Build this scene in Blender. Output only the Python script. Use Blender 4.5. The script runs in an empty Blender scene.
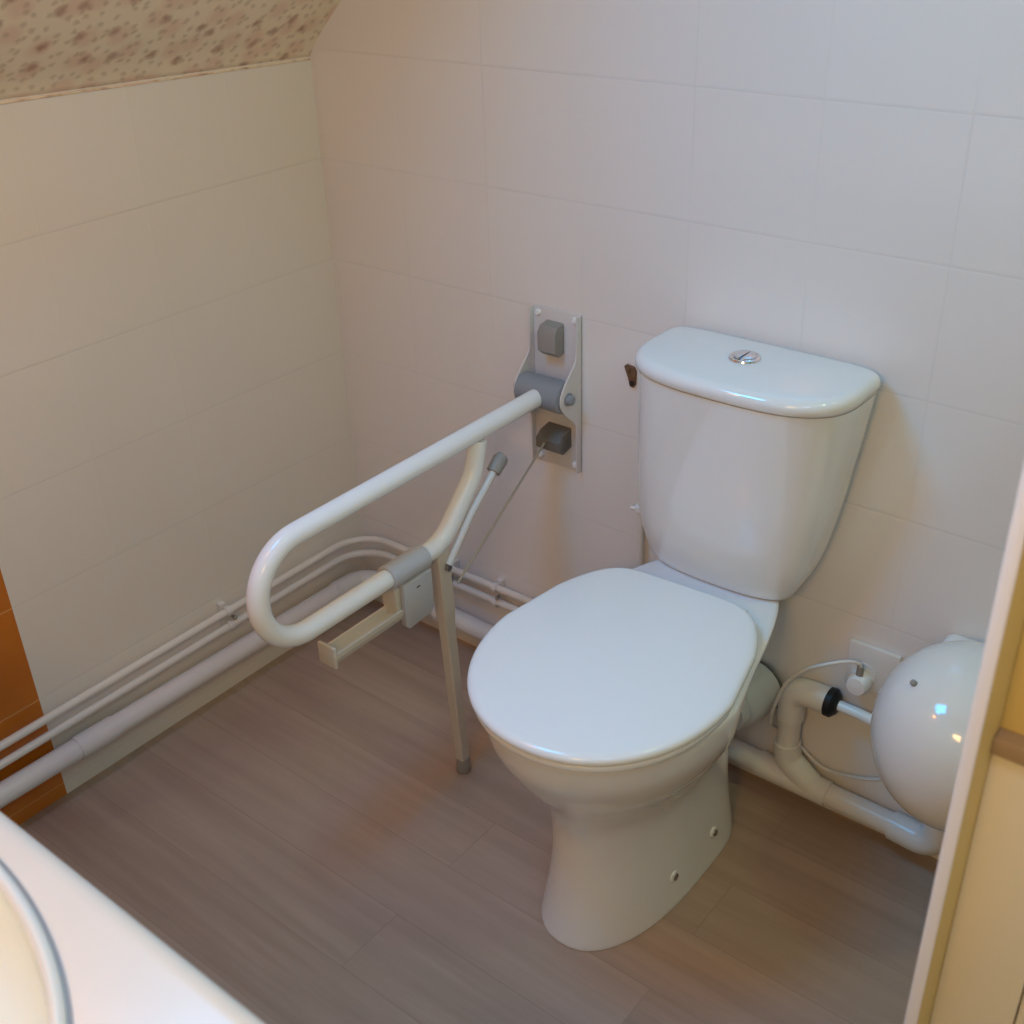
import bpy, bmesh, math, random
from mathutils import Vector, Matrix
random.seed(3)
C = bpy.context.scene.collection
S = bpy.context.scene
PI = math.pi

# ------------------------------------------------------------------ camera
yaw, pitch, roll, fpx = -0.6874, -0.5213, -0.0346, 1156.8
fw = Vector((math.sin(yaw)*math.cos(pitch), math.cos(yaw)*math.cos(pitch), math.sin(pitch)))
rt = fw.cross(Vector((0, 0, 1))).normalized()
up = rt.cross(fw)
c_, s_ = math.cos(roll), math.sin(roll)
r2 = c_*rt + s_*up
u2 = -s_*rt + c_*up
cd = bpy.data.cameras.new('camera')
cam = bpy.data.objects.new('camera', cd)
C.objects.link(cam)
m = Matrix((r2, u2, -fw)).transposed().to_4x4()
m.translation = Vector((1.6954, -1.5287, 1.5143))
cam.matrix_world = m
cd.sensor_width = 36
cd.lens = fpx/1024*36
cd.clip_start = 0.02
cd.dof.use_dof = True
cd.dof.focus_distance = 1.85
cd.dof.aperture_fstop = 6.5
S.camera = cam

# ------------------------------------------------------------------ light
S.view_settings.view_transform = 'Standard'
S.view_settings.look = 'None'
S.view_settings.gamma = 1
S.view_settings.exposure = 0.0
S.cycles.use_denoising = True
S.cycles.max_bounces = 10
S.cycles.diffuse_bounces = 6
w = bpy.data.worlds.new('sky'); S.world = w; w.use_nodes = True
w.node_tree.nodes['Background'].inputs[0].default_value = (0.55, 0.75, 1.0, 1)
w.node_tree.nodes['Background'].inputs[1].default_value = 0.0

def area(name, loc, target, sx, sy, power, col):
    l = bpy.data.lights.new(name, 'AREA')
    l.shape = 'RECTANGLE'; l.size = sx; l.size_y = sy; l.energy = power; l.color = col
    o = bpy.data.objects.new(name, l); C.objects.link(o)
    o.location = loc
    d = Vector(target)-Vector(loc)
    o.rotation_euler = d.to_track_quat('-Z', 'Y').to_euler()
    return o
# daylight through the roof window, two added overhead fills, warm lamps by the washstand
area('roof_window_daylight', (0.62, -0.9, 1.90), (1.427, -0.9, 1.093), 0.5, 0.38, 20.0, (0.015, 0.334, 0.720))
area('blue_fill_light', (1.95, -1.35, 2.2), (1.6, -0.9, 0), 0.34, 0.34, 7.0, (0.30, 0.408, 0.585))  # added bluish fill from above, no second window behind it
area('overhead_fill_light', (2.0, -0.3, 2.2), (1.0, -0.5, 0), 0.16, 0.16, 7.0, (0.26, 0.37, 0.17))  # added greenish fill to balance the colours, no ceiling fitting here
area('mirror_lamp', (1.5, -1.88, 1.5), (1.2, 0, 0.8), 0.3, 0.3, 10.0, (0.88, 0.49, 0.14))
area('basin_lamp', (0.5, -1.2, 1.6), (0.5, -1.2, 0), 0.1, 0.1, 6.0, (0.30, 0.08, 0.01))

# ------------------------------------------------------------------ materials
def nodes(mat):
    mat.use_nodes = True
    nt = mat.node_tree
    return nt, nt.nodes['Principled BSDF']
def N(nt, typ, **kw):
    n = nt.nodes.new(typ)
    for k, v in kw.items(): setattr(n, k, v)
    return n
def L(nt, a, b): nt.links.new(a, b)
def math_(nt, op, a, b=None, c=None):
    n = N(nt, 'ShaderNodeMath', operation=op)
    for i, v in enumerate((a, b, c)):
        if v is None: continue
        if hasattr(v, 'default_value'): L(nt, v, n.inputs[i])
        else: n.inputs[i].default_value = v
    return n.outputs[0]
def mixc(nt, f, a, b):
    n = N(nt, 'ShaderNodeMix', data_type='RGBA')
    for i, v in ((0, f), (6, a), (7, b)):
        if hasattr(v, 'default_value'): L(nt, v, n.inputs[i])
        elif i == 0: n.inputs[0].default_value = v
        else: n.inputs[i].default_value = (*v, 1)
    return n.outputs[2]
def srgb(r, g, b):
    f = lambda v: (v/255/12.92) if v/255 <= .04045 else ((v/255+.055)/1.055)**2.4
    return (f(r), f(g), f(b))
def simple(name, col, rough=0.4, metal=0.0, var=0.04, scale=30, coat=0.0, bump=0.0):
    mat = bpy.data.materials.new(name)
    nt, p = nodes(mat)
    tc = N(nt, 'ShaderNodeTexCoord')
    no = N(nt, 'ShaderNodeTexNoise'); no.inputs['Scale'].default_value = scale; no.inputs['Detail'].default_value = 3
    L(nt, tc.outputs['Object'], no.inputs['Vector'])
    dark = tuple(c*(1-var) for c in col); lite = tuple(min(1, c*(1+var)) for c in col)
    L(nt, mixc(nt, no.outputs['Fac'], dark, lite), p.inputs['Base Color'])
    p.inputs['Roughness'].default_value = rough
    p.inputs['Metallic'].default_value = metal
    if coat: p.inputs['Coat Weight'].default_value = coat; p.inputs['Coat Roughness'].default_value = 0.05
    if bump:
        b = N(nt, 'ShaderNodeBump'); b.inputs['Strength'].default_value = bump; b.inputs['Distance'].default_value = 0.001
        L(nt, no.outputs['Fac'], b.inputs['Height']); L(nt, b.outputs[0], p.inputs['Normal'])
    return mat

def tile_material(name, axis, off, white, orange_split=None, vmax=.9):
    mat = bpy.data.materials.new(name)
    nt, p = nodes(mat)
    tc = N(nt, 'ShaderNodeTexCoord'); sp = N(nt, 'ShaderNodeSeparateXYZ')
    L(nt, tc.outputs['Object'], sp.inputs[0])
    U = sp.outputs[axis]; Z = sp.outputs[2]
    # slight wobble of the hand-laid joints
    nw = N(nt, 'ShaderNodeTexNoise'); nw.inputs['Scale'].default_value = 2.2; nw.inputs['Detail'].default_value = 1
    L(nt, tc.outputs['Object'], nw.inputs['Vector'])
    wob = math_(nt, 'MULTIPLY', math_(nt, 'SUBTRACT', nw.outputs['Fac'], .5), .004)
    def cell(v, o, pitch):
        s = math_(nt, 'DIVIDE', math_(nt, 'ADD', math_(nt, 'SUBTRACT', v, o), wob), pitch)
        f = math_(nt, 'FRACT', s)
        e = math_(nt, 'MULTIPLY', math_(nt, 'MINIMUM', f, math_(nt, 'SUBTRACT', 1.0, f)), pitch)   # distance to joint in m
        return math_(nt, 'FLOOR', s), e
    cu, eu = cell(U, off, 0.2)
    cz, ez = cell(Z, 0.225, 0.1967)
    # vertical joints are filled flush and hardly show, the level ones a little more
    vis = N(nt, 'ShaderNodeTexNoise'); vis.inputs['Scale'].default_value = 3.1; vis.inputs['Detail'].default_value = 1
    L(nt, tc.outputs['Object'], vis.inputs['Vector'])
    mv = N(nt, 'ShaderNodeMapRange'); L(nt, vis.outputs['Fac'], mv.inputs[0]); mv.inputs[1].default_value = .30; mv.inputs[2].default_value = .55
    mv.inputs[3].default_value = .0; mv.inputs[4].default_value = vmax
    eu = math_(nt, 'ADD', eu, math_(nt, 'SUBTRACT', .0016, math_(nt, 'MULTIPLY', mv.outputs[0], .0016)))
    e = math_(nt, 'MINIMUM', eu, ez)
    mr = N(nt, 'ShaderNodeMapRange', interpolation_type='SMOOTHSTEP')
    L(nt, e, mr.inputs[0]); mr.inputs[1].default_value = 0.0002; mr.inputs[2].default_value = 0.0016
    mr.inputs[3].default_value = 1; mr.inputs[4].default_value = 0
    grout = mr.outputs[0]
    cb = N(nt, 'ShaderNodeCombineXYZ'); L(nt, cu, cb.inputs[0]); L(nt, cz, cb.inputs[1])
    wn = N(nt, 'ShaderNodeTexWhiteNoise', noise_dimensions='3D'); L(nt, cb.outputs[0], wn.inputs['Vector'])
    lo = tuple(c*.99 for c in white)
    base = mixc(nt, wn.outputs['Value'], lo, white)
    gcol = tuple(c*.80 for c in white)
    if orange_split is not None:
        no = N(nt, 'ShaderNodeTexNoise'); no.inputs['Scale'].default_value = 5; no.inputs['Detail'].default_value = 4
        L(nt, tc.outputs['Object'], no.inputs['Vector'])
        om = mixc(nt, no.outputs['Fac'], srgb(172, 88, 22), srgb(220, 138, 44))
        lt = math_(nt, 'LESS_THAN', U, orange_split)
        base = mixc(nt, lt, base, om)
        gc = mixc(nt, lt, gcol, srgb(222, 170, 100))
        col = mixc(nt, math_(nt, 'MULTIPLY', grout, .8), base, gc)
    else:
        col = mixc(nt, math_(nt, 'MULTIPLY', grout, .62), base, gcol)
    L(nt, col, p.inputs['Base Color'])
    p.inputs['Roughness'].default_value = 0.16
    L(nt, math_(nt, 'ADD', math_(nt, 'MULTIPLY', grout, .5), .16), p.inputs['Roughness'])
    # pillowed tile edges + faint waviness of the glaze
    mr2 = N(nt, 'ShaderNodeMapRange', interpolation_type='SMOOTHSTEP')
    L(nt, e, mr2.inputs[0]); mr2.inputs[1].default_value = 0.0; mr2.inputs[2].default_value = 0.004
    mr2.inputs[3].default_value = 0; mr2.inputs[4].default_value = 1
    n2 = N(nt, 'ShaderNodeTexNoise'); n2.inputs['Scale'].default_value = 9; n2.inputs['Detail'].default_value = 1
    L(nt, tc.outputs['Object'], n2.inputs['Vector'])
    h = math_(nt, 'ADD', mr2.outputs[0], math_(nt, 'MULTIPLY', n2.outputs['Fac'], 1.6))
    b = N(nt, 'ShaderNodeBump'); b.inputs['Strength'].default_value = 0.45; b.inputs['Distance'].default_value = 0.0005
    L(nt, h, b.inputs['Height']); L(nt, b.outputs[0], p.inputs['Normal'])
    return mat

def floor_material():
    mat = bpy.data.materials.new('wood_look_vinyl')
    nt, p = nodes(mat)
    tc = N(nt, 'ShaderNodeTexCoord'); mp = N(nt, 'ShaderNodeMapping')
    L(nt, tc.outputs['Object'], mp.inputs['Vector'])
    br = N(nt, 'ShaderNodeTexBrick', offset=0.37, offset_frequency=2)
    L(nt, mp.outputs[0], br.inputs['Vector'])
    br.inputs['Scale'].default_value = 1; br.inputs['Brick Width'].default_value = 1.1; br.inputs['Row Height'].default_value = 0.128
    br.inputs['Mortar Size'].default_value = 0.0009; br.inputs['Mortar Smooth'].default_value = 0.5; br.inputs['Bias'].default_value = 0.0
    br.inputs['Color1'].default_value = (0, 0, 0, 1); br.inputs['Color2'].default_value = (1, 1, 1, 1); br.inputs['Mortar'].default_value = (0.4, 0.4, 0.4, 1)
    plank = br.outputs['Color']
    # stretched grain, shifted plank by plank
    sp = N(nt, 'ShaderNodeSeparateXYZ'); L(nt, tc.outputs['Object'], sp.inputs[0])
    cb = N(nt, 'ShaderNodeCombineXYZ')
    bw = N(nt, 'ShaderNodeRGBToBW'); L(nt, plank, bw.inputs[0])
    L(nt, math_(nt, 'MULTIPLY', sp.outputs[0], 1.6), cb.inputs[0])
    L(nt, math_(nt, 'MULTIPLY', sp.outputs[1], 26), cb.inputs[1])
    L(nt, math_(nt, 'MULTIPLY', bw.outputs[0], 9), cb.inputs[2])
    g = N(nt, 'ShaderNodeTexNoise'); g.inputs['Scale'].default_value = 1.3; g.inputs['Detail'].default_value = 6; g.inputs['Roughness'].default_value = .6
    L(nt, cb.outputs[0], g.inputs['Vector'])
    base = mixc(nt, bw.outputs[0], srgb(158, 135, 118), srgb(168, 145, 128))
    mr = N(nt, 'ShaderNodeMapRange'); L(nt, g.outputs['Fac'], mr.inputs[0]); mr.inputs[1].default_value = .3; mr.inputs[2].default_value = .7
    col = mixc(nt, math_(nt, 'MULTIPLY', mr.outputs[0], .6), base, srgb(190, 166, 148))
    col = mixc(nt, math_(nt, 'MULTIPLY', br.outputs['Fac'], .35), col, srgb(120, 96, 78))
    L(nt, col, p.inputs['Base Color'])
    p.inputs['Roughness'].default_value = 0.36
    b = N(nt, 'ShaderNodeBump'); b.inputs['Strength'].default_value = .25; b.inputs['Distance'].default_value = .0006
    L(nt, g.outputs['Fac'], b.inputs['Height']); L(nt, b.outputs[0], p.inputs['Normal'])
    return mat

def wallpaper_material():
    mat = bpy.data.materials.new('floral_wallpaper')
    nt, p = nodes(mat)
    tc = N(nt, 'ShaderNodeTexCoord'); sp = N(nt, 'ShaderNodeSeparateXYZ'); L(nt, tc.outputs['Object'], sp.inputs[0])
    cb = N(nt, 'ShaderNodeCombineXYZ')
    L(nt, sp.outputs[1], cb.inputs[0]); L(nt, math_(nt, 'MULTIPLY', sp.outputs[2], 1.414), cb.inputs[1])
    dist = N(nt, 'ShaderNodeTexNoise'); dist.inputs['Scale'].default_value = 90; dist.inputs['Detail'].default_value = 2
    L(nt, cb.outputs[0], dist.inputs['Vector'])
    vm = N(nt, 'ShaderNodeVectorMath', operation='MULTIPLY_ADD')
    L(nt, dist.outputs['Color'], vm.inputs[0]); vm.inputs[1].default_value = (.011, .011, 0); L(nt, cb.outputs[0], vm.inputs[2])
    def spots(scale, lo, hi, rnd):
        v = N(nt, 'ShaderNodeTexVoronoi', voronoi_dimensions='2D', feature='F1')
        v.inputs['Scale'].default_value = scale; v.inputs['Randomness'].default_value = rnd
        L(nt, vm.outputs[0], v.inputs['Vector'])
        mr = N(nt, 'ShaderNodeMapRange', interpolation_type='SMOOTHSTEP'); L(nt, v.outputs['Distance'], mr.inputs[0])
        mr.inputs[1].default_value = lo; mr.inputs[2].default_value = hi; mr.inputs[3].default_value = 1; mr.inputs[4].default_value = 0
        return mr.outputs[0]
    # stretch of sprigs: small leaves, pink haze, dark flowers
    n1 = N(nt, 'ShaderNodeTexNoise'); n1.inputs['Scale'].default_value = 16; L(nt, cb.outputs[0], n1.inputs['Vector'])
    col = mixc(nt, n1.outputs['Fac'], srgb(246, 226, 202), srgb(238, 226, 196))
    col = mixc(nt, math_(nt, 'MULTIPLY', spots(17, .14, .5, .7), .45), col, srgb(226, 182, 160))
    col = mixc(nt, math_(nt, 'MULTIPLY', spots(44, .06, .36, .85), .45), col, srgb(186, 160, 130))
    col = mixc(nt, math_(nt, 'MULTIPLY', spots(15, .02, .24, .8), .62), col, srgb(166, 112, 90))
    L(nt, col, p.inputs['Base Color']); p.inputs['Roughness'].default_value = .75
    return mat

M = {}
M['tile_back'] = tile_material('white_wall_tiles_back', 0, 0.009, srgb(232, 228, 226))
M['tile_left'] = tile_material('white_wall_tiles_left', 1, 0.0, srgb(232, 226, 218), -0.807, .3)
M['floor'] = floor_material()
M['paper'] = wallpaper_material()
M['paint'] = simple('cream_painted_plaster', srgb(226, 214, 196), .8)
M['ceramic'] = simple('white_glazed_ceramic', srgb(232, 233, 234), .10, var=.01, scale=4, coat=.5)
M['seat'] = simple('white_seat_plastic', srgb(236, 239, 242), .16, var=.01, scale=4)
M['rail'] = simple('white_powder_coat', srgb(238, 240, 242), .22, var=.01)
M['plate'] = simple('off_white_coated_steel', srgb(214, 212, 212), .35, var=.02)
M['steelrod'] = simple('satin_steel_rod', srgb(176, 174, 172), .35, .3)
M['grey'] = simple('blue_grey_plastic', srgb(140, 146, 154), .4)
M['grey2'] = simple('warm_grey_plastic', srgb(148, 145, 142), .45)
M['dgrey'] = simple('dark_grey_plastic', srgb(112, 108, 102), .45)
M['beige'] = simple('ivory_plastic', srgb(204, 198, 188), .4)
M['clampgrey'] = simple('light_grey_plastic', srgb(188, 190, 196), .4)
M['pipe'] = simple('white_painted_pipe', srgb(226, 222, 216), .3, var=.03, scale=18)
M['pvc'] = simple('white_waste_plastic', srgb(224, 222, 220), .28, var=.02, scale=14)
M['pvcg'] = simple('grey_white_soil_plastic', srgb(212, 210, 210), .35, var=.02)
M['black'] = simple('black_rubber', srgb(16, 16, 17), .5)
M['chrome'] = simple('chrome', (.78, .78, .8), .08, 1.0, var=.01)
M['steel'] = simple('dull_steel', (.42, .41, .4), .32, 1.0)
M['brown'] = simple('rusty_brown_metal', srgb(110, 80, 58), .55, var=.5, scale=120, bump=.6)
M['dark'] = simple('dark_gap', srgb(40, 34, 30), .9)
M['heater'] = simple('white_enamel', srgb(234, 234, 234), .12, var=.01, scale=4, coat=.4)
M['counter'] = simple('pink_beige_marbled_laminate', srgb(238, 219, 198), .28, var=.09, scale=7)
M['basin'] = simple('cream_glazed_basin', (.98, .97, .82), .1, var=.01, scale=5, coat=.5)
M['rimwhite'] = simple('warm_white_basin_rim', srgb(240, 230, 214), .16, var=.01, scale=5)
M['seal'] = simple('rim_shadow_sealant', srgb(156, 144, 132), .5)
M['cabwhite'] = simple('white_panel_edging', srgb(226, 224, 226), .4, var=.02)
M['cabyellow'] = simple('pale_yellow_laminate', srgb(212, 188, 118), .42, var=.03, scale=9)
M['cabdoor'] = simple('cream_cabinet_laminate', srgb(220, 210, 182), .45, var=.03, scale=9)
M['cabedge'] = simple('brown_grey_shelf_edge', srgb(160, 136, 106), .5, var=.08, scale=40)

# ------------------------------------------------------------------ helpers
def obj(name, bm, mat, parent=None, smooth=True, angle=40, loc=None):
    bmesh.ops.recalc_face_normals(bm, faces=bm.faces)
    me = bpy.data.meshes.new(name)
    bm.to_mesh(me); bm.free()
    me.materials.append(mat)
    if smooth:
        for p in me.polygons: p.use_smooth = True
        if angle: me.set_sharp_from_angle(angle=math.radians(angle))
    o = bpy.data.objects.new(name, me); C.objects.link(o)
    if parent is not None:
        o.parent = parent
        o.matrix_parent_inverse = Matrix.Translation(-parent.location)
    return o
def reparent(o, parent, top):
    o.parent = parent; o.matrix_parent_inverse = Matrix.Translation(-top.location)
def thing(name, label, cat, loc=(0, 0, 0), group=None):
    o = bpy.data.objects.new(name, None); C.objects.link(o)
    o.location = loc; o.empty_display_size = .05
    o['label'] = label; o['category'] = cat
    if group: o['group'] = group
    return o
def tag(o, label, cat, group=None):
    o['label'] = label; o['category'] = cat
    if group: o['group'] = group
    return o
def struct(name, bm, mat, **k):
    o = obj(name, bm, mat, **k); o['kind'] = 'structure'; return o
def box(x0, x1, y0, y1, z0, z1, bev=0.0, seg=2, bm=None):
    bm = bm or bmesh.new()
    r = bmesh.ops.create_cube(bm, size=1)
    for v in r['verts']:
        v.co = Vector((x0+(v.co.x+.5)*(x1-x0), y0+(v.co.y+.5)*(y1-y0), z0+(v.co.z+.5)*(z1-z0)))
    if bev:
        es = list({e for v in r['verts'] for e in v.link_edges})
        bmesh.ops.bevel(bm, geom=es, offset=bev, segments=seg, profile=.5, affect='EDGES')
    return bm
def loft(rings, bm=None, cap0=True, cap1=True):
    bm = bm or bmesh.new()
    vs = [[bm.verts.new(p) for p in r] for r in rings]
    n = len(rings[0])
    for a, b in zip(vs, vs[1:]):
        for i in range(n):
            j = (i+1) % n
            try: bm.faces.new((a[i], a[j], b[j], b[i]))
            except ValueError: pass
    if cap0: bm.faces.new(vs[0][::-1])
    if cap1: bm.faces.new(vs[-1])
    return bm
def smooth_path(pts, radius, seg=8):
    """polyline with its corners rounded at the given bend radius"""
    P = [Vector(p) for p in pts]; out = [P[0]]
    for a, b, c in zip(P, P[1:], P[2:]):
        u = (a-b).normalized(); v = (c-b).normalized()
        ang = u.angle(v)
        if ang > PI-.02: out.append(b); continue
        t = min(radius/math.tan(ang/2), (a-b).length*.49, (c-b).length*.49)
        r = t*math.tan(ang/2)
        cen = b+(u+v).normalized()*(r/math.sin(ang/2))
        s = b+u*t-cen; e = b+v*t-cen
        tot = s.angle(e)
        for i in range(seg+1):
            k = i/seg
            out.append(cen+(s*math.sin((1-k)*tot)+e*math.sin(k*tot))/math.sin(tot))
    out.append(P[-1]); return out
def catmull(pts, seg=6):
    P = [Vector(p) for p in pts]; P = [2*P[0]-P[1]]+P+[2*P[-1]-P[-2]]; out = []
    for i in range(1, len(P)-2):
        for k in range(seg):
            t = k/seg
            out.append(.5*((2*P[i])+(P[i+1]-P[i-1])*t+(2*P[i-1]-5*P[i]+4*P[i+1]-P[i+2])*t*t+(3*P[i]-P[i-1]-3*P[i+1]+P[i+2])*t**3))
    out.append(P[-2]); return out
def tube(path, r, n=16, bm=None, rr=None):
    P = [Vector(p) for p in path]; rings = []
    T = [(P[min(i+1, len(P)-1)]-P[max(i-1, 0)]).normalized() for i in range(len(P))]
    ref = Vector((0, 0, 1)) if abs(T[0].z) < .9 else Vector((1, 0, 0))
    u = (ref-T[0]*ref.dot(T[0])).normalized()
    for i, p in enumerate(P):
        u = (u-T[i]*u.dot(T[i])).normalized(); v = T[i].cross(u)
        q = rr[i] if rr else r
        rings.append([p+q*(math.cos(2*PI*k/n)*u+math.sin(2*PI*k/n)*v) for k in range(n)])
    return loft(rings, bm)
def lathe(axis_o, axis_d, prof, n=32, bm=None):
    """prof: list of (distance along the axis, radius)"""
    o = Vector(axis_o); d = Vector(axis_d).normalized()
    ref = Vector((0, 0, 1)) if abs(d.z) < .9 else Vector((1, 0, 0))
    u = (ref-d*ref.dot(d)).normalized(); v = d.cross(u)
    return loft([[o+d*a+max(r, 1e-5)*(math.cos(2*PI*k/n)*u+math.sin(2*PI*k/n)*v) for k in range(n)] for a, r in prof], bm)
def prism(poly, axis, a0, a1, bev=0.0, bm=None):
    """outline poly (2D) in the plane across axis, extruded between a0 and a1"""
    bm = bm or bmesh.new()
    def P(q, a):
        return {'x': (a, q[0], q[1]), 'y': (q[0], a, q[1]), 'z': (q[0], q[1], a)}[axis]
    lo = [bm.verts.new(P(q, a0)) for q in poly]; hi = [bm.verts.new(P(q, a1)) for q in poly]
    n = len(poly)
    fs = [bm.faces.new(lo[::-1]), bm.faces.new(hi)]
    for i in range(n): bm.faces.new((lo[i], lo[(i+1) % n], hi[(i+1) % n], hi[i]))
    if bev:
        es = [e for f in fs for e in f.edges]
        bmesh.ops.bevel(bm, geom=es, offset=bev, segments=2, profile=.5, affect='EDGES')
    return bm
def egg(z, yf, yw, yb, hw, hb, nf=2.0, nb=4.0, cx=0.948, n=72, zf=None, pw=1.3):
    """closed plan outline: round front at yf, widest hw at yw, squarer tail of half-width hb at yb"""
    out = []
    for i in range(n):
        t = 2*PI*i/n
        c, s = math.cos(t), math.sin(t)
        if s < 0:
            x = hw*math.copysign(abs(c)**(2/nf), c); y = yw+(yf-yw)*abs(s)**(2/nf)
        else:
            x = hw*math.copysign(abs(c)**(2/nb), c); k = abs(s)**(2/nb); y = yw+(yb-yw)*k
            x *= 1-(1-hb/hw)*k**pw
        out.append(Vector((cx+x, y, z if zf is None else zf(x, y))))
    return out

# ------------------------------------------------------------------ room shell
RX, FY, H = 2.35, -1.9, 2.3
struct('floor', box(-.1, RX+.1, FY-.1, .1, -.08, 0), M['floor'], smooth=False)
struct('wall_back', box(-.1, RX+.1, 0, .1, 0, H+.05), M['tile_back'], smooth=False)
struct('wall_left', box(-.1, 0, FY, 0, 0, 1.25), M['tile_left'], smooth=False)
struct('wall_right', box(RX, RX+.1, FY, 0, 0, H), M['paint'], smooth=False)
struct('wall_front', box(-.1, RX+.1, FY-.1, FY, 0, H+.05), M['paint'], smooth=False)
# ceiling: coved foot on the tiled wall, 45 degree slope with a roof-window opening, flat top
prof = [(-.004, 1.188), (.006, 1.203), (.020, 1.222), (.042, 1.243), (.103, 1.300)]
WX0, WX1, WY0, WY1 = .50, .94, -1.34, -.70
zs = lambda x: 1.300+(x-.103)*(H-1.300)/(1.09-.103)
prof += [(WX0, zs(WX0)), (WX1, zs(WX1)), (1.09, H), (RX+.05, H)]
ys = [FY-.02, WY0, WY1, -.5, -.3, -.15, 0, .02]
lift = lambda x, y: (.036*min(.8, max(0, -y)) if x < .103 else 0)*(1-max(0, x)/.103)
bm = bmesh.new()
g = [[bm.verts.new((x, y, z+lift(x, y))) for y in ys] for x, z in prof]
for i in range(len(prof)-1):
    for j in range(len(ys)-1):
        if j == 1 and abs(prof[i][0]-WX0) < 1e-6: continue
        bm.faces.new((g[i][j], g[i][j+1], g[i+1][j+1], g[i+1][j]))
ce = struct('ceiling', bm, M['paper'], angle=30)
md = ce.modifiers.new('thickness', 'SOLIDIFY'); md.thickness = .03; md.offset = 1
# roof window lining and frame, outside the picture
bm = bmesh.new()
nrm = Vector((-(H-1.3), 0, 1.09-.103)).normalized(); nrm = Vector((-nrm.x, 0, -nrm.z))*-1
nrm = Vector((-.7, 0, .71)).normalized()
cor = [Vector((WX0, WY0, zs(WX0))), Vector((WX0, WY1, zs(WX0))), Vector((WX1, WY1, zs(WX1))), Vector((WX1, WY0, zs(WX1)))]
cen = sum(cor, Vector())/4
def ring4(s, d): return [cen+(c-cen)*s+nrm*d for c in cor]
loft([ring4(1.04, -.006), ring4(1.04, .2), ring4(.98, .2), ring4(.98, -.006), ring4(1.04, -.006)], bm, False, False)
struct('window_1', bm, M['cabwhite'], smooth=False)
# thin bead where paper meets tiles
struct('trim_1', tube([(.0012, y_, 1.1895+lift(0, y_)) for y_ in (FY, -.9, -.8, -.6, -.3, -.003)], .0016, 8), M['paper'])

# ------------------------------------------------------------------ toilet
CX = .948
t = thing('toilet', 'white close-coupled ceramic toilet with closed lid standing on the wood-look floor', 'toilet', (CX, -.33, 0))
pan = [
    # z, yf, yw, yb, hw, hb, nf, nb, centre x
    (.000, -.5255, -.290, -.122, .1080, .106, 2.3, 5.0, .942),
    (.006, -.5265, -.290, -.121, .1090, .107, 2.3, 5.0, .942),
    (.030, -.520, -.290, -.121, .1055, .104, 2.3, 5.0, .942),
    (.080, -.510, -.290, -.122, .1000, .098, 2.25, 4.5, .942),
    (.140, -.503, -.290, -.122, .0960, .092, 2.2, 4.2, .942),
    (.200, -.502, -.295, -.122, .0975, .088, 2.2, 4.0, .942),
    (.240, -.510, -.300, -.120, .1060, .086, 2.1, 3.6, .942),
    (.275, -.524, -.315, -.115, .1190, .086, 2.1, 3.2, .942),
    (.305, -.543, -.330, -.105, .1360, .090, 2.05, 3.0, .942),
    (.335, -.564, -.345, -.092, .1550, .094, 2.0, 3.0, .942),
    (.370, -.585, -.350, -.072, .1725, .100, 2.0, 3.0, .942),
    (.405, -.602, -.355, -.050, .1840, .108, 2.0, 3.2, .943),
    (.440, -.609, -.360, -.032, .1880, .118, 2.0, 3.6, .944),
    (.455, -.609, -.360, -.026, .1880, .122, 2.0, 3.8, .944),
    (.4595, -.605, -.360, -.029, .1840, .120, 2.0, 3.8, .944),
    (.4610, -.597, -.360, -.035, .1770, .115, 2.0, 3.8, .944),
]
# refine rings by interpolation so the curve is smooth
def crom(rows, seg=4):
    out = []
    R = [rows[0]]+list(rows)+[rows[-1]]
    for i in range(1, len(R)-2):
        for k in range(seg):
            q = k/seg
            out.append([.5*(2*b+(c-a)*q+(2*a-5*b+4*c-d)*q*q+(3*b-a-3*c+d)*q**3) for a, b, c, d in zip(R[i-1], R[i], R[i+1], R[i+2])])
    out.append(list(rows[-1])); return out
obj('pan', loft([egg(z, yf, yw, yb, hw, hb, nf, nb, cx=c, pw=1.3 if z < .3 else max(.8, 1.3-(z-.3)*5)) for z, yf, yw, yb, hw, hb, nf, nb, c in crom(pan, 4)]), M['ceramic'], t, angle=60)
# seat ring and lid
SX, SY, SA = .943, -.395, .05
def turn(v):
    x, y = v.x-SX, v.y-SY
    return Vector((SX+x*math.cos(SA)-y*math.sin(SA), SY+x*math.sin(SA)+y*math.cos(SA), v.z))
def slab(z0, z1, grow, dome=0.0, lip=.006):
    def r(z, s):
        return [turn(v) for v in egg(z, -.625-s, SY, -.174+s*.6, (.1925)+s, .132+s, 2.1, 7.5, pw=1.7, cx=SX)]
    rings = [r(z0, grow-.004), r(z0+.002, grow-.001), r(z0+.004, grow), r(z1-lip, grow)]
    for k in range(1, 6):
        a = k/5*PI/2
        rings.append(r(z1-lip+lip*math.sin(a), grow-lip*1.6*(1-math.cos(a))))
    for k in range(1, 7):
        q = k/7
        rings.append([Vector((SX+(v.x-SX)*(1-q), SY+(v.y-SY)*(1-q), z1+dome*(1-(1-q)**2))) for v in r(z1, grow-lip*1.6)])
    return loft(rings)
obj('seat', slab(.4615, .4745, -.004, lip=.004), M['seat'], t, angle=60)
lid = obj('lid', slab(.4765, .493, .0005, dome=.004, lip=.009), M['seat'], t, angle=60)
for s in (-1, 1):
    h = obj('hinge', tube([(CX+s*.072-.016, -.160, .467), (CX+s*.072+.016, -.160, .467)], .0078, 16), M['seat'], t)
    obj('hinge_pin', lathe((CX+s*.072, -.156, .4605), (0, 0, 1), [(0, .012), (.004, .012), (.006, .009)], 20), M['chrome'], h).matrix_parent_inverse = Matrix.Identity(4)
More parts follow.
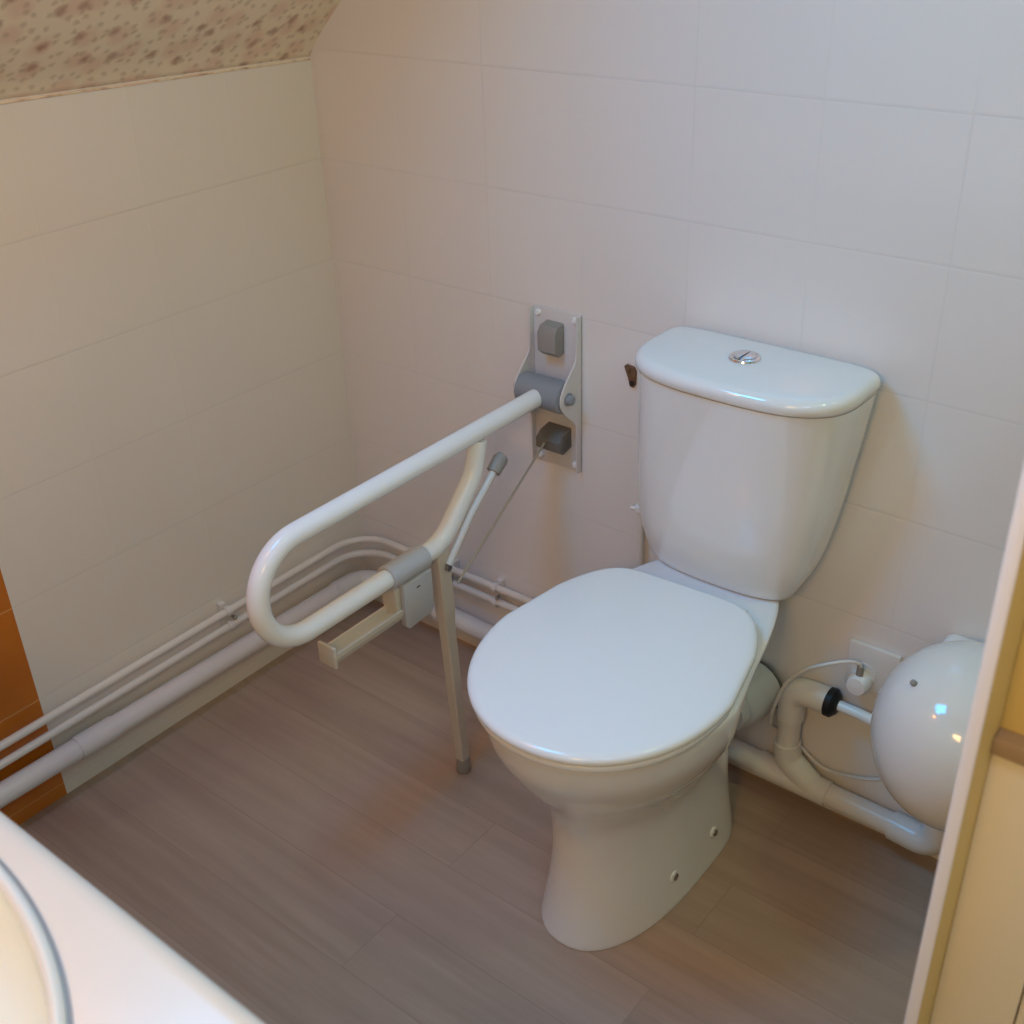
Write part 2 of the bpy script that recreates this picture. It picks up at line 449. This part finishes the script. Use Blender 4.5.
# cistern
cis = [
    (.4625, -.108, -.070, -.022, .119, .117, 2.5, 4, .942),
    (.466, -.112, -.070, -.018, .125, .123, 2.5, 4, .942),
    (.480, -.119, -.070, -.014, .133, .131, 2.6, 4.5, .943),
    (.515, -.130, -.070, -.012, .146, .145, 2.8, 6, .946),
    (.560, -.141, -.070, -.012, .156, .156, 2.9, 6, .949),
    (.630, -.157, -.070, -.012, .1625, .1625, 3.0, 6, .957),
    (.700, -.169, -.070, -.012, .1675, .1675, 3.0, 6, .963),
    (.770, -.181, -.070, -.012, .171, .171, 3.0, 6, .970),
    (.8270, -.1915, -.070, -.012, .1740, .1740, 3.0, 6, .9745),
]
obj('cistern', loft([egg(z, yf, yw, yb, hw, hb, nf, nb, n=96, cx=c) for z, yf, yw, yb, hw, hb, nf, nb, c in crom(cis, 4)]), M['ceramic'], t, angle=60)
LX = .9748
def cl(z, g): return egg(z, -.196-g, -.075, -.010+g*.5, .1757+g, .1757+g, 3.0, 7, n=96, cx=LX)
rings = [cl(.8268, -.016), cl(.8292, -.014), cl(.8293, -.003), cl(.831, 0), cl(.840, .001)]
for k in range(1, 7):
    a = k/6*PI/2
    rings.append(cl(.840+.013*math.sin(a), .001-.015*(1-math.cos(a))))
base = cl(.853, -.014)
for k in range(1, 8):
    q = k/8
    rings.append([Vector((LX+(v.x-LX)*(1-q), -.095+(v.y+.095)*(1-q), .853+.003*(1-(1-q)**2))) for v in base])
obj('cistern_lid', loft(rings), M['ceramic'], t, angle=60)
BX, BY = .9655, -.091
fb = obj('flush_button', lathe((BX, BY, .8550), (0, 0, 1), [(0, .0225), (.002, .0235), (.0045, .0225), (.005, .019), (.0035, .0175), (.0035, .0001)], 40), M['chrome'], t)
for s, nm in ((-1, 'small'), (1, 'large')):
    bm = bmesh.new()
    a0 = PI/2-.06 if s < 0 else -PI/2+.06
    pts = [(BX, BY)]
    pts = [(BX+s*.001+.0158*math.cos(a0+(PI-.0)*i/14*(1)), BY+.0158*math.sin(a0+PI*i/14)) for i in range(15)]
    b = obj('button_half', prism(pts, 'z', .8587, .8617 if s > 0 else .8627, .0008), M['chrome'], t)
    reparent(b, fb, t)
    b.matrix_parent_inverse = Matrix.Identity(4)
for x, y, z in ((1.047, -.228, .062), (1.0445, -.350, .062)):
    b = obj('bolt_cap', lathe((x-.010, y, z), (1, -.05, .12), [(0, .0115), (.006, .0115), (.009, .009), (.0100, .0)], 20), M['ceramic'], t)
    s = obj('screw_head', lathe((x-.001, y, z+.0007), (1, -.05, .12), [(0, .006), (.002, .006), (.003, .004), (.003, .0)], 16), M['steel'], t)
    s.parent = b; s.matrix_parent_inverse = Matrix.Identity(4)

# soil pipe from the back of the pan to the wall
sp = thing('soil_pipe', 'thick grey-white soil pipe joining the back of the toilet pan to the wall', 'pipe', (1.0, 0, .2))
obj('pipe', lathe((.9985, -.002, .214), (-.15, -1, 0), [(0, .041), (.105, .041)], 32), M['pvcg'], sp)
obj('collar', lathe((.9985, -.002, .214), (-.15, -1, 0), [(.006, .049), (.06, .049), (.075, .0475), (.082, .044), (.083, .042)], 36), M['pvcg'], sp)
obj('seal', lathe((.9985, -.001, .214), (-.15, -1, 0), [(.002, .0505), (.0060, .0505), (.0061, .048)], 36), M['dgrey'], sp)

# ------------------------------------------------------------------ fold-down grab rail
AX = .557
g = thing('grab_rail', 'white fold-down grab rail with support leg bolted to the tiled wall beside the toilet', 'grab rail', (AX, 0, .67))
bm = box(.506, .610, -.004, -.0005, .520, .822, .0012)
obj('wall_plate', bm, M['plate'], g)
for x0, x1 in ((.506, .509), (.607, .610)):
    pts = [(-.001, .522)]+[(-.016, .522), (-.017, .612)]
    pts += [(-.017-.048*math.sin(PI*k/14)**1.3, .618+.125*k/14) for k in range(0, 15)]
    pts += [(-.017, .752), (-.016, .820), (-.001, .820)]
    obj('side_flange', prism(pts, 'x', x0, x1, .001), M['plate'], g)
hc = (-.043, .6805)
obj('hinge_barrel', lathe((.511, hc[0], hc[1]), (1, 0, 0), [(0, .026), (.002, .0285), (.092, .0285), (.094, .026)], 40), M['grey'], g)
for x, d in ((.506, -1), (.610, 1)):
    obj('hinge_bolt', lathe((x, hc[0], hc[1]), (d, 0, 0), [(0, .012), (.002, .012), (.0025, .009), (.010, .0088), (.012, .006), (.012, .0)], 20), M['grey'], g)
for x, z in ((.5185, .810), (.5975, .810), (.5185, .532), (.5975, .532)):
    obj('screw', lathe((x, -.004, z), (0, -1, 0), [(0, .0062), (.002, .0062), (.004, .0045), (.0045, .0)], 18), M['rail'], g)
# upper grey stop and lower grey latch block
pts = [(-.004, .745), (-.020, .742), (-.032, .752), (-.033, .785), (-.025, .797), (-.004, .800)]
obj('stop_block', prism(pts, 'x', .536, .575, .003), M['grey2'], g)
pts = [(-.004, .566), (-.030, .560), (-.044, .570), (-.044, .588), (-.030, .600), (-.004, .604)]
obj('latch_block', prism(pts, 'x', .537, .590, .003), M['dgrey'], g)
R_T = .0165
pth = smooth_path([(AX, hc[0]-.02, .6785), (AX, -.712, .677), (AX, -.712, .511), (AX, -.330, .511), (AX, -.240, .605), (AX, -.226, .662)], .0825, 14)
obj('arm_tube', tube(pth, R_T, 24), M['rail'], g)
# support leg: channel section, slightly raked, grey foot
leg = bmesh.new()
def legsec(z, w, d):
    k = (z-.02)/(.50-.02); y = -.313-.026*k
    return [Vector((AX+a*w, y+b*d, z)) for a, b in ((-1, -1), (1, -1), (1, 1), (-1, 1))]
loft([legsec(.511, .0110, .011), legsec(.500, .0125, .014), legsec(.38, .0125, .014), legsec(.35, .0105, .012), legsec(.03, .0095, .0105)], leg)
lo = obj('support_leg', leg, M['beige'], g, smooth=False)
b = lo.modifiers.new('edges', 'BEVEL'); b.width = .003; b.segments = 3; b.limit_method = 'ANGLE'
ft = obj('rubber_foot', lathe((AX, -.313, .0005), (0, 0, 1), [(0, .0135), (.004, .0145), (.022, .013), (.03, .0115), (.032, .009)], 20), M['grey2'], g)
ft.parent = lo; ft.matrix_parent_inverse = Matrix.Identity(4)
pv = obj('pivot_bolt', tube([(AX-.018, -.334, .472), (AX+.019, -.334, .472)], .0065, 16), M['steel'], g)
pv.parent = lo; pv.matrix_parent_inverse = Matrix.Identity(4)
obj('control_rod', tube([(AX+.000, -.040, .583), (AX+.014, -.312, .428)], .0022, 10), M['steelrod'], g)
lv = obj('latch_lever', tube([(AX+.017, -.334, .478), (AX+.017, -.270, .548), (AX+.018, -.202, .606)], .0070, 12), M['plate'], g)
cp = obj('lever_cap', tube([(AX+.018, -.210, .600), (AX+.018, -.190, .616), (AX+.018, -.184, .618)], .0125, 18, rr=[.0125, .0135, .011]), M['grey2'], g)
cp.parent = lv; cp.matrix_parent_inverse = Matrix.Identity(4)

# toilet roll holder clipped on the lower tube
h = thing('toilet_roll_holder', 'empty grey toilet roll holder clipped under the lower tube of the grab rail', 'toilet roll holder', (AX, -.41, .503))
clamp = bmesh.new()
N_ = 28
outer = [(AX+.0215*math.cos(2*PI*k/N_), .5110+.0215*math.sin(2*PI*k/N_)) for k in range(N_)]
inner = [(AX+.0172*math.cos(2*PI*k/N_), .5110+.0172*math.sin(2*PI*k/N_)) for k in range(N_)]
def rr_(p, y): return [Vector((a, y, b)) for a, b in p]
loft([rr_(inner, -.378), rr_(outer, -.378), rr_(outer, -.462), rr_(inner, -.462), rr_(inner, -.378)], clamp, False, False)
obj('clamp', clamp, M['clampgrey'], h, angle=50)
pts = [(-.380, .495), (-.380, .424), (-.386, .414), (-.440, .410), (-.447, .418), (-.447, .495)]
pl = obj('side_plate', prism(pts, 'x', AX+.008, AX+.0215, .002), M['clampgrey'], h)
obj('inner_plate', prism([(-.447, .495), (-.447, .438), (-.455, .438), (-.460, .495)], 'x', AX-.020, AX+.012, .001), M['beige'], h)
hs = obj('slot', box(AX+.0213, AX+.0218, -.418, -.410, .478, .4805), M['dark'], h, smooth=False)
hs.parent = pl; hs.matrix_parent_inverse = Matrix.Identity(4)
sp_ = obj('spindle', loft([[Vector((AX-.018+.034*a, y, .429+.020*b)) for a, b in ((.1, .1), (.9, .1), (1, .6), (1, 1), (.85, 1.0), (.7, .5), (.2, .5), (.1, 1), (0, 1), (0, .6))] for y in (-.445, -.596)]), M['beige'], h, smooth=False)
obj('end_stop', box(AX-.020, AX+.018, -.603, -.596, .424, .464, .003), M['beige'], h)

# ------------------------------------------------------------------ pipes
def pipe_run(name, label, z, r, bend, offx, y_end=-1.255, x_end=.80):
    o = tube(smooth_path([(offx, y_end, z-.004), (offx, -offx, z), (x_end, -offx, z+.002)], bend, 16), r, 16)
    return tag(obj(name, o, M['pipe']), label, 'pipe')
pipe_run('water_pipe', 'thin white painted water pipe, upper of the pair above the waste pipe', .2005, .0078, .085, .024)
pipe_run('water_pipe', 'thin white painted water pipe, lower of the pair above the waste pipe', .1655, .0078, .085, .024)
def clip(p, d, label):
    """saddle clip carrying both thin pipes, fixed to the wall; d = outward direction"""
    c = thing('pipe_clip', label, 'pipe clip', p, 'double clips of the thin pipes')
    d = Vector(d); a = Vector((0, 0, 1)).cross(d); P = Vector(p)
    def bb(u0, u1, z0, z1, w):
        bm = bmesh.new(); r = bmesh.ops.create_cube(bm, size=1)
        for v in r['verts']:
            q = v.co.copy()
            v.co = P+d*(u0+(q.x+.5)*(u1-u0))+a*(q.y*w)+Vector((0, 0, z0+(q.z+.5)*(z1-z0)))
        return bm
    obj('base', bb(.0005, .013, -.030, .030, .014), M['pvc'], c, smooth=False)
    for s in (-1, 1):
        q = P+d*.024+Vector((0, 0, s*.0175))
        bm = bmesh.new()
        A = [q+1.0*(.0105*(math.cos(x)*d+math.sin(x)*Vector((0, 0, 1)))) for x in [2*PI*k/20 for k in range(20)]]
        B = [q+1.0*(.0082*(math.cos(x)*d+math.sin(x)*Vector((0, 0, 1)))) for x in [2*PI*k/20 for k in range(20)]]
        sh = lambda R_, k: [v+a*k for v in R_]
        loft([sh(B, -.006), sh(A, -.006), sh(A, .006), sh(B, .006), sh(B, -.006)], bm, False, False)
        obj('ring', bm, M['pvc'], c)
    obj('screw', lathe(P+d*.024+a*.009, d, [(0, .004), (.010, .004), (.012, .002)], 12), M['steel'], c)
clip((0, -.405, .182), (1, 0, 0), 'double pipe clip low on the left wall by the bend of the grab rail')
clip((.285, 0, .183), (0, -1, 0), 'double pipe clip on the back wall behind the rail support leg')
clip((.410, 0, .183), (0, -1, 0), 'double pipe clip on the back wall between support leg and toilet seat')

wp = thing('waste_pipe', 'thick white plastic waste pipe running low around the room behind the toilet', 'pipe', (.045, -.6, 0))
OW, RW = .031, .0205
zl = lambda y: .094-.017*y       # along the left wall, falling towards the corner
zb = lambda x: .0885-.022*x       # along the back wall, falling to the right
obj('pipe_length', tube([(OW, -1.25, zl(-1.25)), (OW, -.095, zl(-.095))], RW, 24), M['pvc'], wp)
obj('corner_elbow', tube(smooth_path([(OW, -.13, zl(-.13)), (OW, -OW, .090), (.13, -OW, zb(.13))], .05, 12), RW+.003, 24), M['pvc'], wp)
obj('pipe_length', tube([(.095, -OW, zb(.095)), (1.03, -OW, zb(1.03))], RW, 24), M['pvc'], wp)
obj('coupling', tube([(OW, -.78, zl(-.78)), (OW, -.70, zl(-.70))], RW+.0022, 24), M['pvc'], wp)
TX = 1.0735
bm = tube([(TX-.048, -OW, zb(TX)), (TX+.085, -OW, zb(TX+.085))], RW+.0032, 28)
tube(smooth_path([(TX+.055, -OW, zb(TX)), (TX+.004, -OW, zb(TX)+.038), (TX, -OW, zb(TX)+.075)], .03, 10), RW+.003, 28, bm)
obj('tee', bm, M['pvc'], wp)
obj('pipe_length', tube([(TX+.07, -OW, zb(TX+.07)), (1.32, -OW, zb(1.32))], RW, 24), M['pvc'], wp)
obj('end_elbow', tube(smooth_path([(1.275, -OW, zb(1.275)), (1.352, -OW-.006, .060), (1.352, -OW-.006, .150)], .036, 12), RW+.0045, 24), M['pvc'], wp)
obj('riser', tube([(TX, -OW, zb(TX)+.06), (TX, -OW, .255)], RW-.001, 24), M['pvc'], wp)
obj('riser_elbow', tube(smooth_path([(TX, -OW, .195), (TX, -OW, .258), (1.136, -OW, .260)], .026, 12), RW+.003, 28), M['pvc'], wp)
obj('rubber_seal', lathe((1.134, -OW, .260), (1, 0, 0), [(0, .0215), (.002, .0252), (.012, .0252), (.014, .023), (.020, .017), (.0215, .011)], 28), M['black'], wp)

for x, zc in ((.258, zb(.258)),):
    c = thing('waste_pipe_clip', 'ring clip holding the thick waste pipe behind the rail support leg', 'pipe clip', (x, 0, zc))
    bm = lathe((x-.007, -OW, zc), (1, 0, 0), [(0, RW+.0005), (0, RW+.0035), (.014, RW+.0035), (.014, RW+.0005)], 28)
    obj('ring', bm, M['pvc'], c)
    obj('stud', box(x-.007, x+.007, -.014, -.0005, zc-.008, zc+.008, .001), M['pvc'], c)
    for s in (-1, 1):
        obj('screw', lathe((x+s*.013, -OW-.014, zc+.018), (0, -.6, .8), [(0, .0045), (.008, .0045), (.010, .002)], 12), M['chrome' if s < 0 else 'steel'], c)

# cistern feed pipe behind the cistern's left side
f = thing('feed_pipe', 'slim grey-white vertical feed pipe with white valve nut beside the cistern', 'pipe', (.765, -.012, .2))
obj('pipe', tube([(.749, -.016, .21), (.749, -.016, .720)], .0065, 14), M['pipe'], f)
obj('valve_nut', lathe((.749, -.016, .492), (0, 0, 1), [(0, .010), (.001, .012), (.010, .012), (.011, .010)], 6), M['rail'], f, smooth=False)
obj('valve_lever', tube([(.749, -.018, .497), (.733, -.026, .497)], .0038, 10), M['rail'], f)
hb = thing('wall_bracket', 'small rusty brown metal fixing on the tiles at the left of the cistern lid', 'bracket', (.712, 0, .736))
obj('plate', prism([(.700, .751), (.704, .755), (.719, .753), (.723, .746), (.7225, .722), (.719, .716), (.712, .717), (.708, .733)], 'y', -.006, -.0005, .001), M['brown'], hb)
obj('screw', lathe((.709, -.006, .747), (0, -1, 0), [(0, .0045), (.003, .004), (.0035, 0)], 14), M['brown'], hb)
obj('screw', lathe((.717, -.006, .724), (0, -1, 0), [(0, .0045), (.003, .004), (.0035, 0)], 14), M['dark'], hb)

# ------------------------------------------------------------------ water heater, socket, cord, hose
HX, HY, HZ = 1.386, -.150, .385
wh = thing('water_heater', 'glossy white rounded water heater hung on the wall right of the toilet', 'water heater', (HX, 0, HZ))
rings = []
for i in range(1, 40):
    a = -PI/2+PI*i/40
    sz = math.sin(a); z = HZ+.006+.134*sz
    k = math.cos(a)**.86
    k *= 1+.05*sz
    ring = []
    for j in range(48):
        b = 2*PI*j/48
        ring.append(Vector((HX+.129*k*math.cos(b), min(HY+.135*k*math.sin(b), -.010), z)))
    rings.append(ring)
obj('body', loft(rings), M['heater'], wh, angle=0)
obj('wall_mount', box(HX-.088, HX-.010, -.040, -.0005, HZ+.030, HZ+.076, .014, 4), M['heater'], wh)
obj('indicator', lathe((HX-.066, HY-.062, HZ+.114), (-.55, -.5, .68), [(-.01, .0045), (.003, .0045), (.0035, .003)], 14), M['grey2'], wh)
nt_ = obj('outlet_nut', lathe((1.226, -.038, .262), (1, -.35, .1), [(0, .012), (.012, .014), (.04, .015), (.10, .015)], 20), M['pvc'], wh)
hd = tag(obj('drain_hose', tube(catmull([(1.150, -OW, .260), (1.19, -OW-.001, .260), (1.232, -.038, .261)], 4), .0095, 16), M['rail']), 'short white drain tube from the black rubber seal to the water heater', 'hose')
so = thing('wall_socket', 'cream square wall socket low on the tiles between toilet and water heater', 'socket', (1.205, 0, .345))
obj('face_plate', box(1.150, 1.236, -.010, -.0005, .294, .380, .003), M['pvc'], so)
obj('socket_well', lathe((1.180, -.010, .324), (0, -1, 0), [(0, .022), (.0015, .022), (.002, .020), (.002, .0)], 30), M['pvc'], so)
pc = thing('power_cord', 'white power cord with round plug looping from the wall socket to the heater', 'power cord', (1.185, -.02, .32))
pg = obj('plug', lathe((1.180, -.0115, .314), (0, -1, -.0), [(0, .0185), (.004, .0195), (.020, .0185), (.026, .0155), (.028, .0)], 30), M['rail'], pc)
obj('cord_grip', tube([(1.180, -.026, .330), (1.180, -.026, .350)], .0060, 14), M['grey2'], pc)
loop = [(1.180, -.026, .344), (1.178, -.030, .356), (1.162, -.044, .362), (1.134, -.058, .352), (1.102, -.0605, .328), (1.074, -.0605, .290), (1.060, -.059, .250), (1.050, -.055, .212), (1.045, -.046, .180), (1.044, -.026, .155), (1.054, -.0070, .138), (1.075, -.0042, .124), (1.095, -.005, .112), (1.118, -.009, .102), (1.148, -.018, .103), (1.195, -.036, .128), (1.25, -.06, .170), (1.30, -.10, .245)]
obj('cable', tube(catmull(loop, 6), .0032, 10), M['pvc'], pc)

# ------------------------------------------------------------------ washstand in the near left corner
v = thing('vanity_unit', 'pink-beige marbled washstand top in the near left corner of the room', 'washstand', (.65, -1.55, 0))
ZC = .80
OX, OY = .883, -1.464
x0, x1, yb_ = .003, 1.36, -1.893
def direc(a, yf):
    c, s = math.cos(a), math.sin(a)
    k = min([((x1 if c > 0 else x0)-OX)/c if abs(c) > 1e-9 else 9e9, ((yf if s > 0 else yb_)-OY)/s if abs(s) > 1e-9 else 9e9])
    return OX+k*c, OY+k*s
YF0 = -1.251
angs = sorted([2*PI*i/92 for i in range(92)]+[math.atan2(y-OY, x-OX) % (2*PI) for x in (x0, x1) for y in (YF0, yb_)])
def oval(a, b, z, n=96):
    return [Vector((OX+a*math.cos(q), OY+b*math.sin(q), z)) for q in (math.atan2(math.sin(t_)/1.0, math.cos(t_)*b/a*1.0) for t_ in angs)]
def rect(yoff, z):
    out = []
    for t_ in angs:
        x, y = direc(t_, YF0)
        if abs(y-YF0) < 1e-6: y += yoff
        out.append(Vector((x, y, z)))
    return out
rings = [oval(.311, .185, ZC-.040), oval(.311, .185, ZC), rect(0, ZC)]
for k in range(1, 9):
    a = PI/2*k/8
    rings.append(rect(.022*math.sin(a), ZC-.022*(1-math.cos(a))))
rings += [rect(.022, ZC-.034), rect(.016, ZC-.040), oval(.311, .185, ZC-.040)]
obj('countertop', loft(rings, None, False, False), M['counter'], v, angle=50)
obj('front_panel', box(.004, 1.34, -1.279, -1.261, .0005, ZC-.041, .002), M['cabdoor'], v)
obj('end_panel', box(1.322, 1.34, -1.885, -1.2795, .0005, ZC-.041, .002), M['cabdoor'], v)
wb = thing('washbasin', 'cream oval washbasin with white rim set into the pink-beige washstand top', 'washbasin', (OX, OY, ZC))
rim = [oval(.320, .194, ZC+.0005), oval(.321, .195, ZC+.005), oval(.317, .191, ZC+.010), oval(.314, .188, ZC+.0110), oval(.311, .185, ZC+.0095), oval(.309, .183, ZC+.006)]
obj('rim', loft(rim, None, False, False), M['rimwhite'], wb, angle=0)
bowl = [oval(.3092*math.cos(a)**.9, .1832*math.cos(a)**.9, ZC+.004-.11*math.sin(a)) for a in [PI/2*k/16 for k in range(0, 16)]]
obj('bowl', loft(bowl, None, False, True), M['basin'], wb, angle=0)
obj('rim_shadow_seal', loft([oval(.3245, .1985, ZC+.0003), oval(.3245, .1985, ZC+.0016), oval(.320, .194, ZC+.002), oval(.320, .194, ZC+.0003)], None, False, False), M['seal'], wb)  # grey bead puts the shadow line around the rim into colour

# ------------------------------------------------------------------ tall cabinet at the right
k = thing('tall_cabinet', 'tall cream cabinet with white-edged side panel at the right edge of the room', 'cabinet', (1.7, -.56, 0))
X0, YF = 1.5310, -.795
sd = obj('side_panel', box(X0, X0+.0105, YF+.002, -.36, .0005, 1.22, .0015), M['cabyellow'], k)
ed = obj('edge_band', box(X0-.0005, X0+.0104, YF, YF+.003, .0005, 1.22, .0012), M['cabwhite'], k)
ed.parent = sd; ed.matrix_parent_inverse = Matrix.Identity(4)
obj('far_side_panel', box(2.10, 2.117, YF+.002, -.36, .0005, 1.22, .0015), M['cabyellow'], k)
obj('shelf_board', box(X0+.0108, 2.0995, -.752, -.375, .876, .893, .0015), M['cabedge'], k)
obj('upper_panel', box(X0+.0108, 2.0995, -.737, -.725, .8935, 1.2195, .0008), M['cabyellow'], k)
obj('top_board', box(X0, 2.117, YF+.002, -.36, 1.2205, 1.238, .0015), M['cabyellow'], k)
obj('back_panel', box(X0+.0108, 2.0995, -.372, -.364, .0005, 1.2195), M['cabyellow'], k)
for i, (a, b) in enumerate(((X0+.0108, 1.6095), (1.6110, 2.098))):
    obj('door' if i else 'fixed_panel', box(a, b, -.745, -.728, .06, .8755, .0012), M['cabdoor'], k)
obj('plinth', box(X0+.0108, 2.0995, -.720, -.708, .0005, .058), M['cabdoor'], k)
